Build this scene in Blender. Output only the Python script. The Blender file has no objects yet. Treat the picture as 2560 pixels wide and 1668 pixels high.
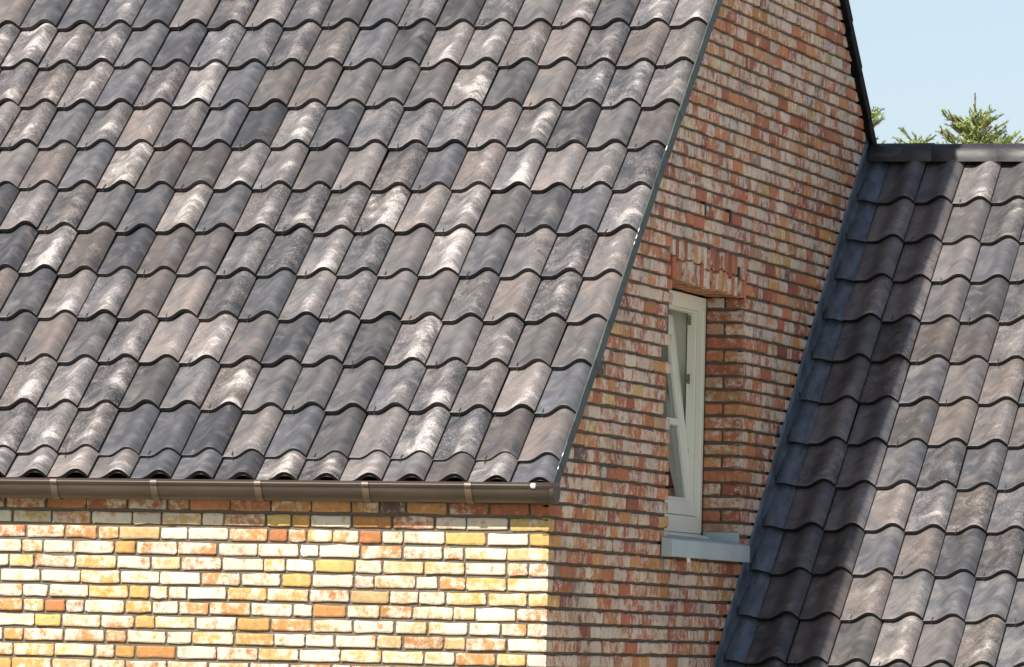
import bpy, math, random
import numpy as np
from mathutils import Matrix, Vector

# ------------------------------------------------------------------ camera
sc = bpy.context.scene
col = sc.collection
cam_d = bpy.data.cameras.new("camera")
cam = bpy.data.objects.new("camera", cam_d)
col.objects.link(cam)
sc.camera = cam
cam_d.sensor_width = 36.0
cam_d.lens = 15766.05589 / 2560 * 36.0
cam_d.clip_start = 0.5
cam_d.clip_end = 3000.0
CR = Vector((0.96487212, 0.26175125, 0.02254038))
CU = Vector((-0.0087524, -0.05372284, 0.99851753))
CF = Vector((-0.26257415, 0.96363901, 0.04954472))
cam.matrix_world = Matrix((
    (CR.x, CU.x, -CF.x, 7.44513),
    (CR.y, CU.y, -CF.y, -28.04673),
    (CR.z, CU.z, -CF.z, -0.5268),
    (0, 0, 0, 1)))

# ------------------------------------------------------------------ sky, sun, exposure
SUN = Vector((-0.180, -0.743, 0.669)).normalized()      # towards the sun
world = bpy.data.worlds.new("World")
sc.world = world
world.use_nodes = True
wn = world.node_tree
wn.nodes.clear()
w_out = wn.nodes.new("ShaderNodeOutputWorld")
w_bg = wn.nodes.new("ShaderNodeBackground")
w_sky = wn.nodes.new("ShaderNodeTexSky")
w_sky.sky_type = 'NISHITA'
w_sky.sun_disc = False
w_sky.sun_elevation = math.asin(SUN.z)
w_sky.sun_rotation = math.atan2(SUN.x, SUN.y)
w_sky.air_density = 1.0
w_sky.dust_density = 0.8
w_sky.ozone_density = 4.0
w_bg.inputs["Strength"].default_value = 0.070
w_hsv = wn.nodes.new("ShaderNodeHueSaturation")      # a hazy, milky summer sky
w_hsv.inputs["Saturation"].default_value = 0.66
wn.links.new(w_sky.outputs[0], w_hsv.inputs["Color"])
wn.links.new(w_hsv.outputs[0], w_bg.inputs[0])
wn.links.new(w_bg.outputs[0], w_out.inputs[0])

sun_d = bpy.data.lights.new("sun", 'SUN')
sun_d.energy = 4.4
sun_d.angle = math.radians(0.53)
sun_d.color = (1.0, 0.945, 0.84)
sun = bpy.data.objects.new("sun", sun_d)
col.objects.link(sun)
sun.rotation_euler = SUN.to_track_quat('Z', 'Y').to_euler()
sun.location = (0, -10, 20)

sc.view_settings.view_transform = 'Standard'
sc.view_settings.look = 'None'
sc.view_settings.gamma = 1.0
sc.view_settings.use_curve_mapping = False
sc.view_settings.exposure = 0.88

rng = np.random.default_rng(7)
random.seed(7)

# ------------------------------------------------------------------ helpers
class MB:
    """collects geometry, builds ONE mesh object"""
    def __init__(self, attrs=()):
        self.v, self.f, self.m, self.s, self.n = [], [], [], [], 0
        self.attrs = list(attrs)
        self.a = {k: [] for k in attrs}

    def add(self, verts, faces, mat=0, smooth=False, **at):
        verts = np.asarray(verts, float).reshape(-1, 3)
        n = len(verts)
        self.v.append(verts)
        for f in faces:
            self.f.append(tuple(int(i) + self.n for i in f))
        self.m += [mat] * len(faces)
        self.s += [smooth] * len(faces)
        for k in self.attrs:
            x = np.asarray(at.get(k, (0, 0, 0, 0)), float)
            if x.ndim == 1:
                x = np.tile(x, (n, 1))
            self.a[k].append(x)
        self.n += n

    def grid(self, P, mat=0, smooth=True, flip=False, **at):
        P = np.asarray(P, float)
        a, b = P.shape[:2]
        F = []
        for i in range(a - 1):
            for j in range(b - 1):
                q = (i * b + j, i * b + j + 1, (i + 1) * b + j + 1, (i + 1) * b + j)
                F.append(q[::-1] if flip else q)
        at = {k: (np.asarray(x).reshape(-1, 4) if np.asarray(x).ndim == 3 else x) for k, x in at.items()}
        self.add(P.reshape(-1, 3), F, mat, smooth, **at)

    def box(self, lo, hi, mat=0, M=None, **at):
        (x0, y0, z0), (x1, y1, z1) = lo, hi
        P = [(x0, y0, z0), (x1, y0, z0), (x1, y1, z0), (x0, y1, z0),
             (x0, y0, z1), (x1, y0, z1), (x1, y1, z1), (x0, y1, z1)]
        if M is not None:
            P = [tuple(M @ Vector(p)) for p in P]
        F = [(0, 3, 2, 1), (4, 5, 6, 7), (0, 1, 5, 4), (1, 2, 6, 5), (2, 3, 7, 6), (3, 0, 4, 7)]
        self.add(P, F, mat, False, **at)

    def prism(self, prof, axis_pts, mat=0, smooth=False, caps=True, close=True, **at):
        """sweep a closed 2-D profile given as function pts -> list of 3-D rings"""
        rings = np.asarray(axis_pts, float)
        k, n = rings.shape[:2]
        F = []
        for i in range(k - 1):
            for j in range(n if close else n - 1):
                F.append((i * n + j, i * n + (j + 1) % n, (i + 1) * n + (j + 1) % n, (i + 1) * n + j))
        if caps:
            F.append(tuple(range(n - 1, -1, -1)))
            F.append(tuple((k - 1) * n + j for j in range(n)))
        self.add(rings.reshape(-1, 3), F, mat, smooth, **at)

    def build(self, name, mats, parent=None):
        me = bpy.data.meshes.new(name)
        V = np.concatenate(self.v) if self.v else np.zeros((0, 3))
        me.from_pydata(V.tolist(), [], self.f)
        for m in (mats if isinstance(mats, (list, tuple)) else [mats]):
            me.materials.append(m)
        me.polygons.foreach_set("material_index", self.m)
        me.polygons.foreach_set("use_smooth", self.s)
        for k in self.attrs:
            A = me.attributes.new(k, 'FLOAT_COLOR', 'POINT')
            A.data.foreach_set("color", np.concatenate(self.a[k]).astype(np.float32).ravel())
        me.update()
        o = bpy.data.objects.new(name, me)
        col.objects.link(o)
        if parent is not None:
            o.parent = parent
        return o


def bevel(o, w, seg=2):
    md = o.modifiers.new("bevel", 'BEVEL')
    md.width = w
    md.segments = seg
    md.limit_method = 'ANGLE'
    md.angle_limit = math.radians(40)
    return o


class NT:
    """small node-tree helper"""
    def __init__(self, name):
        self.mat = bpy.data.materials.new(name)
        self.mat.use_nodes = True
        self.t = self.mat.node_tree
        self.b = self.t.nodes["Principled BSDF"]

    def n(self, typ, **kw):
        nd = self.t.nodes.new(typ)
        for k, x in kw.items():
            setattr(nd, k, x)
        return nd

    def put(self, sock, x):
        if isinstance(x, bpy.types.NodeSocket):
            self.t.links.new(x, sock)
        elif x is not None:
            sock.default_value = x

    def math(self, op, a, b=None, c=None, clamp=False):
        nd = self.n("ShaderNodeMath", operation=op, use_clamp=clamp)
        self.put(nd.inputs[0], a)
        if b is not None:
            self.put(nd.inputs[1], b)
        if c is not None:
            self.put(nd.inputs[2], c)
        return nd.outputs[0]

    def mix(self, fac, a, b, mode='MIX'):
        nd = self.n("ShaderNodeMix", data_type='RGBA', blend_type=mode)
        self.put(nd.inputs[0], fac)
        self.put(nd.inputs[6], a if isinstance(a, bpy.types.NodeSocket) else (*a, 1.0))
        self.put(nd.inputs[7], b if isinstance(b, bpy.types.NodeSocket) else (*b, 1.0))
        return nd.outputs[2]

    def noise(self, vec, scale, detail=3.0, rough=0.5, w=None, dist=0.0):
        nd = self.n("ShaderNodeTexNoise")
        if w is not None:
            nd.noise_dimensions = '4D'
            self.put(nd.inputs["W"], w)
        self.put(nd.inputs["Vector"], vec)
        self.put(nd.inputs["Scale"], scale)
        self.put(nd.inputs["Detail"], detail)
        self.put(nd.inputs["Roughness"], rough)
        self.put(nd.inputs["Distortion"], dist)
        return nd.outputs[0]

    def smooth(self, x, lo, hi, a=0.0, b=1.0):
        nd = self.n("ShaderNodeMapRange", interpolation_type='SMOOTHSTEP')
        self.put(nd.inputs[0], x)
        self.put(nd.inputs[1], lo)
        self.put(nd.inputs[2], hi)
        nd.inputs[3].default_value = a
        nd.inputs[4].default_value = b
        return nd.outputs[0]

    def comb(self, x, y, z):
        nd = self.n("ShaderNodeCombineXYZ")
        for i, q in enumerate((x, y, z)):
            self.put(nd.inputs[i], q)
        return nd.outputs[0]

    def sep(self, v):
        nd = self.n("ShaderNodeSeparateXYZ")
        self.put(nd.inputs[0], v)
        return nd.outputs

    def attr(self, name):
        nd = self.n("ShaderNodeAttribute", attribute_name=name)
        s = self.n("ShaderNodeSeparateColor")
        self.t.links.new(nd.outputs["Color"], s.inputs[0])
        return nd, s.outputs

    def obj(self):
        return self.n("ShaderNodeTexCoord").outputs["Object"]

    def bump(self, h, strength, dist):
        nd = self.n("ShaderNodeBump")
        nd.inputs["Strength"].default_value = strength
        nd.inputs["Distance"].default_value = dist
        self.put(nd.inputs["Height"], h)
        self.put(self.b.inputs["Normal"], nd.outputs[0])

    def set(self, **kw):
        for k, x in kw.items():
            self.put(self.b.inputs[k.replace("_", " ")], x if not isinstance(x, tuple) else (*x, 1.0))
        return self.mat


# ------------------------------------------------------------------ materials
def make_brick(name, lime):
    N = NT(name)
    P = N.obj()
    a, _ = N.attr("bcol")
    seed = a.outputs["Alpha"]
    bc = a.outputs["Color"]
    b, bs = N.attr("bwear")
    cover = bs[0]
    w = N.math('MULTIPLY', seed, 40.0)
    vm = N.n("ShaderNodeVectorMath", operation='MULTIPLY')
    N.put(vm.inputs[0], P)
    N.put(vm.inputs[1], N.comb(1.0, N.math('SUBTRACT', 1.0, N.math('MULTIPLY', bs[2], 0.30)), N.math('SUBTRACT', 1.0, N.math('MULTIPLY', bs[2], 0.35))))
    P = vm.outputs[0]
    big = N.noise(P, 14.0, 4, 0.6, w)
    mid = N.noise(P, 38.0, 4, 0.6, w)
    fin = N.noise(P, 210.0, 3, 0.6)
    var = N.math('ADD', N.math('MULTIPLY', mid, 0.9), 0.55)
    c = N.mix(1.0, bc, N.comb(var, var, var), 'MULTIPLY')
    dark = N.smooth(N.noise(P, 26.0, 3, 0.6, N.math('ADD', w, 9.0)), 0.60, 0.72)
    c = N.mix(N.math('MULTIPLY', dark, 0.45), c, (0.07, 0.045, 0.04))
    yel = N.smooth(N.noise(P, 9.0, 2, 0.5, N.math('ADD', w, 21.0)), 0.55, 0.72)
    c = N.mix(N.math('MULTIPLY', yel, bs[1]), c, (0.50, 0.29, 0.10))
    # limewash left on the reclaimed bricks
    m = N.math('ADD', N.math('MULTIPLY', big, 0.58), N.math('MULTIPLY', mid, 0.42))
    m = N.math('ADD', m, N.math('MULTIPLY', N.math('SUBTRACT', fin, 0.5), 0.34))
    lo = N.math('SUBTRACT', 0.66, N.math('MULTIPLY', cover, 0.34))
    lm = N.smooth(m, lo, N.math('ADD', lo, N.math('SUBTRACT', 0.15, N.math('MULTIPLY', bs[2], 0.06))))
    lcol = N.mix(N.noise(P, 9.0, 3, 0.6), lime, tuple(x * 0.66 for x in lime))
    c = N.mix(N.math('MULTIPLY', lm, N.math('SUBTRACT', 0.84, N.math('MULTIPLY', bs[2], 0.10))), c, lcol)
    pit = N.smooth(fin, 0.30, 0.42)
    c = N.mix(N.math('MULTIPLY', N.math('SUBTRACT', 1.0, pit), 0.35), c, (0.12, 0.07, 0.05))
    big_stain = N.noise(N.obj(), 2.2, 4, 0.65)
    k = N.math('ADD', 0.80, N.math('MULTIPLY', N.smooth(big_stain, 0.35, 0.6), 0.22))
    c = N.mix(1.0, c, N.comb(k, k, N.math('SUBTRACT', N.math('MULTIPLY', k, 1.06), 0.05)), 'MULTIPLY')
    N.bump(N.math('ADD', N.math('MULTIPLY', fin, 0.7), N.math('MULTIPLY', mid, 1.0)), 0.75, 0.006)
    return N.set(Base_Color=c, Roughness=0.9)


def make_mortar():
    N = NT("mortar")
    P = N.obj()
    n1 = N.noise(P, 60.0, 4, 0.6)
    n2 = N.noise(P, 3.0, 3, 0.5)
    c = N.mix(n1, (0.075, 0.060, 0.046), (0.20, 0.165, 0.12))
    c = N.mix(N.math('MULTIPLY', n2, 0.5), c, (0.08, 0.07, 0.06))
    N.bump(n1, 0.8, 0.006)
    return N.set(Base_Color=c, Roughness=0.95)


def make_tile(name, dim):
    N = NT(name)
    a, s = N.attr("tuv")
    u, v, r1 = s[0], s[1], s[2]
    r0 = a.outputs["Alpha"]
    b, t = N.attr("trnd")
    r2, r3, r4 = t[0], t[1], t[2]
    off = N.math('MULTIPLY', r1, 61.0)
    du = N.math('SUBTRACT', u, 0.72)
    bend = N.math('MULTIPLY', N.math('MULTIPLY', du, du), 0.9)
    vb = N.math('ADD', v, bend)
    P1 = N.comb(N.math('ADD', N.math('MULTIPLY', u, 1.1), off), N.math('MULTIPLY', v, 1.6), N.math('MULTIPLY', r2, 47.0))
    Pa = N.comb(N.math('ADD', N.math('MULTIPLY', u, 1.3), off), N.math('MULTIPLY', vb, 6.5), N.math('MULTIPLY', r2, 31.0))
    Pf = N.comb(N.math('ADD', N.math('MULTIPLY', u, 2.2), off), N.math('MULTIPLY', vb, 14.0), N.math('MULTIPLY', r3, 17.0))
    Ps = N.comb(N.math('ADD', u, off), N.math('MULTIPLY', v, 1.75), N.math('MULTIPLY', r3, 77.0))
    big = N.noise(P1, 1.7, 3, 0.55, dist=0.6)
    arc = N.noise(Pa, 1.5, 4, 0.6, dist=0.4)
    fine = N.noise(Pf, 2.2, 4, 0.65, dist=0.3)
    spk = N.noise(Ps, 26.0, 3, 0.7)
    # fired body: blue grey, grey or warm brown grey, clouded
    k = N.math('ADD', N.math('MULTIPLY', r4, 0.75), N.math('MULTIPLY', N.math('SUBTRACT', big, 0.5), 1.3))
    c = N.mix(N.smooth(k, 0.05, 0.42), (0.080, 0.080, 0.090), (0.120, 0.113, 0.113))
    c = N.mix(N.smooth(k, 0.42, 0.85), c, (0.152, 0.127, 0.117))
    lum = N.math('ADD', 0.10, N.math('MULTIPLY', N.math('ADD', N.math('MULTIPLY', arc, 1.0), N.math('MULTIPLY', big, 0.9)), 0.95))
    lum = N.math('MULTIPLY', lum, N.math('ADD', 0.58, N.math('MULTIPLY', r2, 0.60)))
    c = N.mix(1.0, c, N.comb(lum, lum, lum), 'MULTIPLY')
    # rose / tan and blue clouds
    c = N.mix(N.math('MULTIPLY', N.smooth(N.noise(P1, 2.6, 3, 0.5, dist=0.8), 0.52, 0.75), 0.55), c, (0.185, 0.163, 0.148))
    c = N.mix(N.math('MULTIPLY', N.smooth(N.noise(Pa, 0.9, 2, 0.5), 0.56, 0.75), 0.5), c, (0.115, 0.122, 0.145))
    # pale bloom of some tiles, with sun sheen painted over the lower roll
    roll = N.smooth(N.math('ABSOLUTE', N.math('SUBTRACT', u, 0.70)), 0.08, 0.44, 1.0, 0.0)
    low = N.smooth(v, 0.35, 1.0, 1.0, 0.45)
    big2 = N.noise(Ps, 1.5, 3, 0.6, dist=0.7)
    pz = N.math('ADD', N.math('MULTIPLY', big2, 0.80), N.math('MULTIPLY', arc, 0.19))
    pz = N.math('ADD', pz, N.math('MULTIPLY', roll, N.math('MULTIPLY', low, 0.14)))
    pz = N.math('ADD', pz, N.math('MULTIPLY', N.math('SUBTRACT', fine, 0.5), 0.26))
    lo = N.math('SUBTRACT', 0.78, N.math('MULTIPLY', r0, 0.37))
    bloom = N.smooth(pz, lo, N.math('ADD', lo, 0.33))
    fl = N.math('MULTIPLY', N.smooth(spk, 0.54, 0.62), N.smooth(pz, N.math('SUBTRACT', lo, 0.14), N.math('ADD', lo, 0.05)))
    fl = N.math('MULTIPLY', fl, N.smooth(r0, 0.30, 0.6))
    grain = N.math('ADD', 0.30, N.math('MULTIPLY', N.smooth(spk, 0.36, 0.58), 0.70))
    bl = N.math('MAXIMUM', N.math('MULTIPLY', bloom, grain), N.math('MULTIPLY', fl, 0.75))
    bcol = N.mix(r3, (0.33, 0.305, 0.295), (0.33, 0.275, 0.245))
    bcol = N.mix(N.smooth(bloom, 0.5, 1.0), bcol, (0.54, 0.495, 0.465))
    c = N.mix(N.math('MULTIPLY', bl, 0.92), c, bcol)
    c = N.mix(1.0, c, (dim, dim, dim * 1.02), 'MULTIPLY')
    # edges and undersides (v < 0) go near black, painting their shade
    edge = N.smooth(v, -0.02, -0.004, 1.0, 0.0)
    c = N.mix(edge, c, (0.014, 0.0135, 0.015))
    rgh = N.math('ADD', 0.40, N.math('MULTIPLY', arc, 0.22))
    N.bump(N.math('ADD', N.math('MULTIPLY', spk, 0.5), N.math('ADD', N.math('MULTIPLY', arc, 1.5), fine)), 0.20, 0.004)
    return N.set(Base_Color=c, Roughness=rgh, Specular_IOR_Level=0.45)


def make_metal(name, c1, c2, metallic, rough, stretch=(1, 1, 1), scale=8.0, scratch=0.0, pale=(0.3, 0.34, 0.36)):
    N = NT(name)
    mp = N.n("ShaderNodeMapping")
    N.put(mp.inputs[0], N.obj())
    mp.inputs["Scale"].default_value = stretch
    n1 = N.noise(mp.outputs[0], scale, 4, 0.6)
    c = N.mix(N.smooth(n1, 0.3, 0.7), c1, c2)
    if scratch:
        n2 = N.noise(mp.outputs[0], scale * 3.1, 3, 0.7, dist=1.0)
        c = N.mix(N.math('MULTIPLY', N.smooth(n2, 0.62, 0.74), scratch), c, pale)
    N.bump(n1, 0.15, 0.004)
    r = N.math('ADD', rough, N.math('MULTIPLY', N.math('SUBTRACT', n1, 0.5), 0.2))
    return N.set(Base_Color=c, Metallic=metallic, Roughness=r)


def make_plain(name, c, rough=0.5, var=0.12, scale=12.0, **kw):
    N = NT(name)
    n1 = N.noise(N.obj(), scale, 4, 0.6)
    cc = N.mix(n1, tuple(x * (1 - var) for x in c), tuple(min(1, x * (1 + var)) for x in c))
    return N.set(Base_Color=cc, Roughness=rough, **kw)


M_BRICK = make_brick("reclaimed_brick", (0.80, 0.72, 0.61))
M_MORTAR = make_mortar()
M_TILE = make_tile("clay_tile", 1.0)
M_RIDGE = make_tile("dark_ridge_tile", 0.55)
M_ZINC = make_metal("zinc_trim", (0.045, 0.058, 0.056), (0.075, 0.095, 0.09), 0.05, 0.7, scratch=0.15)
M_SILL = make_metal("zinc_sill", (0.34, 0.41, 0.43), (0.42, 0.49, 0.51), 0.1, 0.6, scale=3.0)
M_LEAD = make_metal("lead_sheet", (0.09, 0.11, 0.13), (0.17, 0.205, 0.24), 0.5, 0.38, stretch=(3, 1, 1), scale=7.0, scratch=0.5)
M_GUT = make_metal("brown_gutter", (0.040, 0.026, 0.020), (0.062, 0.041, 0.031), 0.0, 0.5, stretch=(0.4, 3, 3), scale=5.0)
M_BRK = make_plain('gutter_bracket', (0.095, 0.062, 0.046), 0.45)
M_GUTIN = make_plain("gutter_inside", (0.06, 0.045, 0.04), 0.7)
M_WHITE = make_plain("white_window_paint", (0.78, 0.77, 0.66), 0.4, 0.04, 4.0)
M_SEAL = make_plain("pale_sealant", (0.8, 0.8, 0.76), 0.35, 0.05)
M_BLACK = make_plain("underlay_and_shade_black", (0.02, 0.02, 0.02), 0.9)  # underlay; also paints the dark of open joints and flashing laps
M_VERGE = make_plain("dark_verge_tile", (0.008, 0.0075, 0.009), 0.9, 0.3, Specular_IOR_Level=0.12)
M_WIRE = make_plain("tile_wire", (0.02, 0.02, 0.022), 0.6)
M_HINGE = make_plain("hinge_metal", (0.16, 0.16, 0.15), 0.4)
M_PLASTER = make_plain("room_plaster", (0.80, 0.82, 0.72), 0.9, 0.05, 2.0)
M_CURTAIN = make_plain("net_curtain", (0.45, 0.46, 0.42), 0.9, 0.1, 6.0)
M_BARK = make_plain("spruce_bark", (0.14, 0.085, 0.05), 0.9, 0.3, 20.0)


def make_needle():
    N = NT("spruce_needle")
    a, s = N.attr("ncol")
    c = N.mix(s[0], (0.17, 0.26, 0.04), (0.43, 0.52, 0.11))
    c = N.mix(N.math('MULTIPLY', s[1], 0.55), c, (0.075, 0.10, 0.05))
    return N.set(Base_Color=c, Roughness=0.55)


M_NEEDLE = make_needle()


def make_glass():
    N = NT("window_glass")
    t = N.t
    tr = N.n("ShaderNodeBsdfTransparent")
    tr.inputs[0].default_value = (0.90, 0.93, 0.91, 1)
    gl = N.n("ShaderNodeBsdfGlossy")
    gl.inputs["Roughness"].default_value = 0.02
    fr = N.n("ShaderNodeFresnel")
    fr.inputs[0].default_value = 1.52
    k = N.math('ADD', N.math('MULTIPLY', fr.outputs[0], 1.4), 0.03, clamp=True)
    mx = N.n("ShaderNodeMixShader")
    N.put(mx.inputs[0], k)
    t.links.new(tr.outputs[0], mx.inputs[1])
    t.links.new(gl.outputs[0], mx.inputs[2])
    t.links.new(mx.outputs[0], t.nodes["Material Output"].inputs[0])
    return N.mat


M_GLASS = make_glass()


def make_ground():
    N = NT("pale_bounce_ground")  # unseen ground, made pale to bounce sunlight onto the gable
    P = N.obj()
    c = N.mix(N.noise(P, 30.0, 4, 0.7), (0.50, 0.47, 0.42), (0.66, 0.62, 0.55))
    c = N.mix(N.smooth(N.noise(P, 0.05, 3, 0.6), 0.5, 0.62), c, (0.10, 0.14, 0.04))
    return N.set(Base_Color=c, Roughness=0.95)


M_GROUND = make_ground()

# ------------------------------------------------------------------ the site
GZ = -3.4
g = MB()
g.add([(-900, -900, GZ), (900, -900, GZ), (900, 900, GZ), (-900, 900, GZ)], [(0, 1, 2, 3)])
go = g.build("ground", M_GROUND)
go["kind"] = "structure"

house = bpy.data.objects.new("brick_house", None)
col.objects.link(house)
house.location = (0, 0, 0)
house["label"] = "reclaimed brick house with steep grey pan tile roofs and a tilted white window"
house["category"] = "house"

# main geometry, all in metres; x = 0 is the gable face, y = 0 the front wall face
PC = 0.06941                        # brick course
TW, G, TH = 0.205, 0.35749, 0.69899  # tile width, gauge, pitch of the main roof
TY0, TZ0, TX = 0.13434, 0.3355, 0.012
CT, ST = math.cos(TH), math.sin(TH)
WTW, WG, WTH = 0.21694, 0.36137, 0.70863
WX, WY, WZ = 0.125, 6.51517, 2.00422
WCT, WST = math.cos(WTH), math.sin(WTH)
RS = 0.88                            # fall of the rear slope
RY, RZ = 6.546, 2.73                 # a point of the rear verge
YR = (RZ + RS * RY - (TZ0 - ST / CT * TY0)) / (ST / CT + RS)
ZR = TZ0 + ST / CT * (YR - TY0)      # main ridge


def front_y(z, off):   # y where the main roof plane, lowered by off, meets height z
    return TY0 + (z - TZ0 - off / CT) / (ST / CT)


def rear_y(z, off):
    return RY + (RZ + off * math.sqrt(1 + RS * RS) - z) / RS


# ------------------------------------------------------------------ bricks
PAL_SHADED = [((0.42, 0.160, 0.075), 3.4), ((0.36, 0.120, 0.062), 2.6), ((0.27, 0.085, 0.052), 0.9),
             ((0.45, 0.210, 0.085), 2.2), ((0.46, 0.290, 0.120), 0.4), ((0.43, 0.260, 0.160), 1.0),
             ((0.30, 0.190, 0.140), 0.35), ((0.12, 0.070, 0.060), 0.10)]  # brick as it looks in shade, the shade put into the colour
PAL_SUNLIT = [((0.44, 0.200, 0.070), 3.0), ((0.40, 0.155, 0.060), 0.8), ((0.30, 0.095, 0.052), 0.12),
             ((0.49, 0.270, 0.088), 2.4), ((0.51, 0.335, 0.120), 0.5), ((0.50, 0.330, 0.160), 1.5)]  # the same brick yellowed, sunlight put into the colour


def brick_style(lime_lo, lime_hi, flag=0.0):
    pal = PAL_SHADED if flag else PAL_SUNLIT
    pw = np.array([w for _, w in pal])
    c = np.array(pal[rng.choice(len(pal), p=pw / pw.sum())][0]) * rng.uniform(0.95, 1.25)
    seed = rng.random()
    cov = rng.uniform(lime_lo, lime_hi)
    if rng.random() < 0.10:
        cov *= 0.25
    return (c[0], c[1], c[2], seed), (cov, rng.random() ** 2 * (0.25 if flag else 0.40), flag, 1)


def one_brick(mb, O, U, V, Nn, u0, u1, v0, v1, st, limL=None, limR=None, sharpL=False, sharpR=False, dep=0.03, axis_long='u'):
    """one brick in the plane O + u U + v V, outward Nn; limits are functions of the height"""
    L, H = u1 - u0, v1 - v0
    r = 0.0042
    us = np.array([0, r / L, 2.6 * r / L, 0.5, 1 - 2.6 * r / L, 1 - r / L, 1.0])
    vs = np.array([0, r / H, 2.6 * r / H, 0.5, 1 - 2.6 * r / H, 1 - r / H, 1.0])
    uu, vv = np.meshgrid(us, vs)
    X = u0 + uu * L
    Y = v0 + vv * H
    jx = rng.normal(0, 0.0011, X.shape)
    jy = rng.normal(0, 0.0019, X.shape)
    tilt = rng.normal(0, 0.004)
    jy += (uu - 0.5) * L * tilt
    D = rng.normal(0, 0.00025, X.shape) + (0.0 if (sharpL or sharpR) else rng.normal(0, 0.0013))
    eu = np.minimum(uu, 1 - uu) < 1e-6
    ev = np.minimum(vv, 1 - vv) < 1e-6
    corner = eu & ev
    D = D - 0.0042 * (eu | ev) - 0.003 * corner
    # rounded, sometimes chipped corners
    chip = (rng.random(X.shape) < 0.22) & corner
    inx = np.where(uu < 0.5, 1, -1) * 0.004 * corner * (1 + 1.6 * chip)
    iny = np.where(vv < 0.5, 1, -1) * 0.003 * corner * (1 + 1.6 * chip)
    if sharpL:
        k = uu < 1e-6
        jx[k] = 0; D[k] = 0; inx[k] = 0
    if sharpR:
        k = uu > 1 - 1e-6
        jx[k] = 0; D[k] = 0; inx[k] = 0
    X = X + jx + inx
    Y = Y + jy + iny
    if limL is not None:
        X = np.maximum(X, limL(Y))
    if limR is not None:
        X = np.minimum(X, limR(Y))
    if (X.max(axis=1) - X.min(axis=1)).max() < 0.006:
        return
    P = O + X[..., None] * U + Y[..., None] * V + D[..., None] * Nn
    flip = np.dot(np.cross(U, V), Nn) < 0
    mb.grid(P, 0, True, flip, bcol=st[0], bwear=st[1])
    # skirt back into the wall
    a, b = X.shape
    ring = [(0, j) for j in range(b)] + [(i, b - 1) for i in range(1, a)] + [(a - 1, j) for j in range(b - 2, -1, -1)] + [(i, 0) for i in range(a - 2, 0, -1)]
    R1 = np.array([P[i, j] for i, j in ring])
    R2 = R1 - dep * Nn
    n = len(ring)
    F = []
    for i in range(n):
        q = (i, n + i, n + (i + 1) % n, (i + 1) % n)
        F.append(q[::-1] if flip else q)
    mb.add(np.concatenate([R1, R2]), F, 0, False, bcol=st[0], bwear=st[1])


def lengths(total, full, half, gap, p_half):
    """random run of brick lengths covering total"""
    out, x = [], 0.0
    while x < total:
        q = rng.random()
        L = half * rng.uniform(0.9, 1.1) if q < p_half else (full * rng.uniform(0.62, 0.85) if q < p_half + 0.16 else full * rng.uniform(0.97, 1.03))
        out.append((x, x + L - gap * rng.uniform(0.7, 1.4)))
        x += L
    return out


Xv, Yv, Zv = np.eye(3)
JH = 0.0160                         # bed joint
corner_style = {}
wall_front = MB(("bcol", "bwear"))
K0, K1 = -24, 3
for k in range(K0, K1):
    v0, v1 = k * PC + JH / 2, (k + 1) * PC - JH / 2
    x = 0.0
    first = True
    run = lengths(4.6, 0.2, 0.1, 0.010, 0.17)
    if k % 2:
        run = [(0.0, 0.09)] + [(a + 0.1, b + 0.1) for a, b in run]
    for a, b in run:
        st = brick_style(0.54, 0.98) if k < 1 else brick_style(0.15, 0.62, 0.3)  # upper courses take the shaded palette, painting the gutter's shade
        if a == 0.0:
            corner_style[k] = st
        one_brick(wall_front, np.zeros(3), Xv, Zv, -Yv, -b, -a, v0, v1, st, sharpR=(a == 0.0))
wall_front.add([(-9, 0.013, GZ), (-0.013, 0.013, GZ), (-0.013, 0.013, 0.20), (-9, 0.013, 0.20)], [(0, 1, 2, 3)], 1)
wall_front.add([(-9, 0.013, GZ), (-9, 8.0, GZ), (-9, 8.0, 1), (-9, 4.8, 3.9), (-9, 0.013, 0.2)], [(0, 4, 3, 2, 1)], 1)
o = wall_front.build("wall", [M_BRICK, M_MORTAR], house)
o["label"] = "sunlit pale front wall under the gutter"

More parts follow.
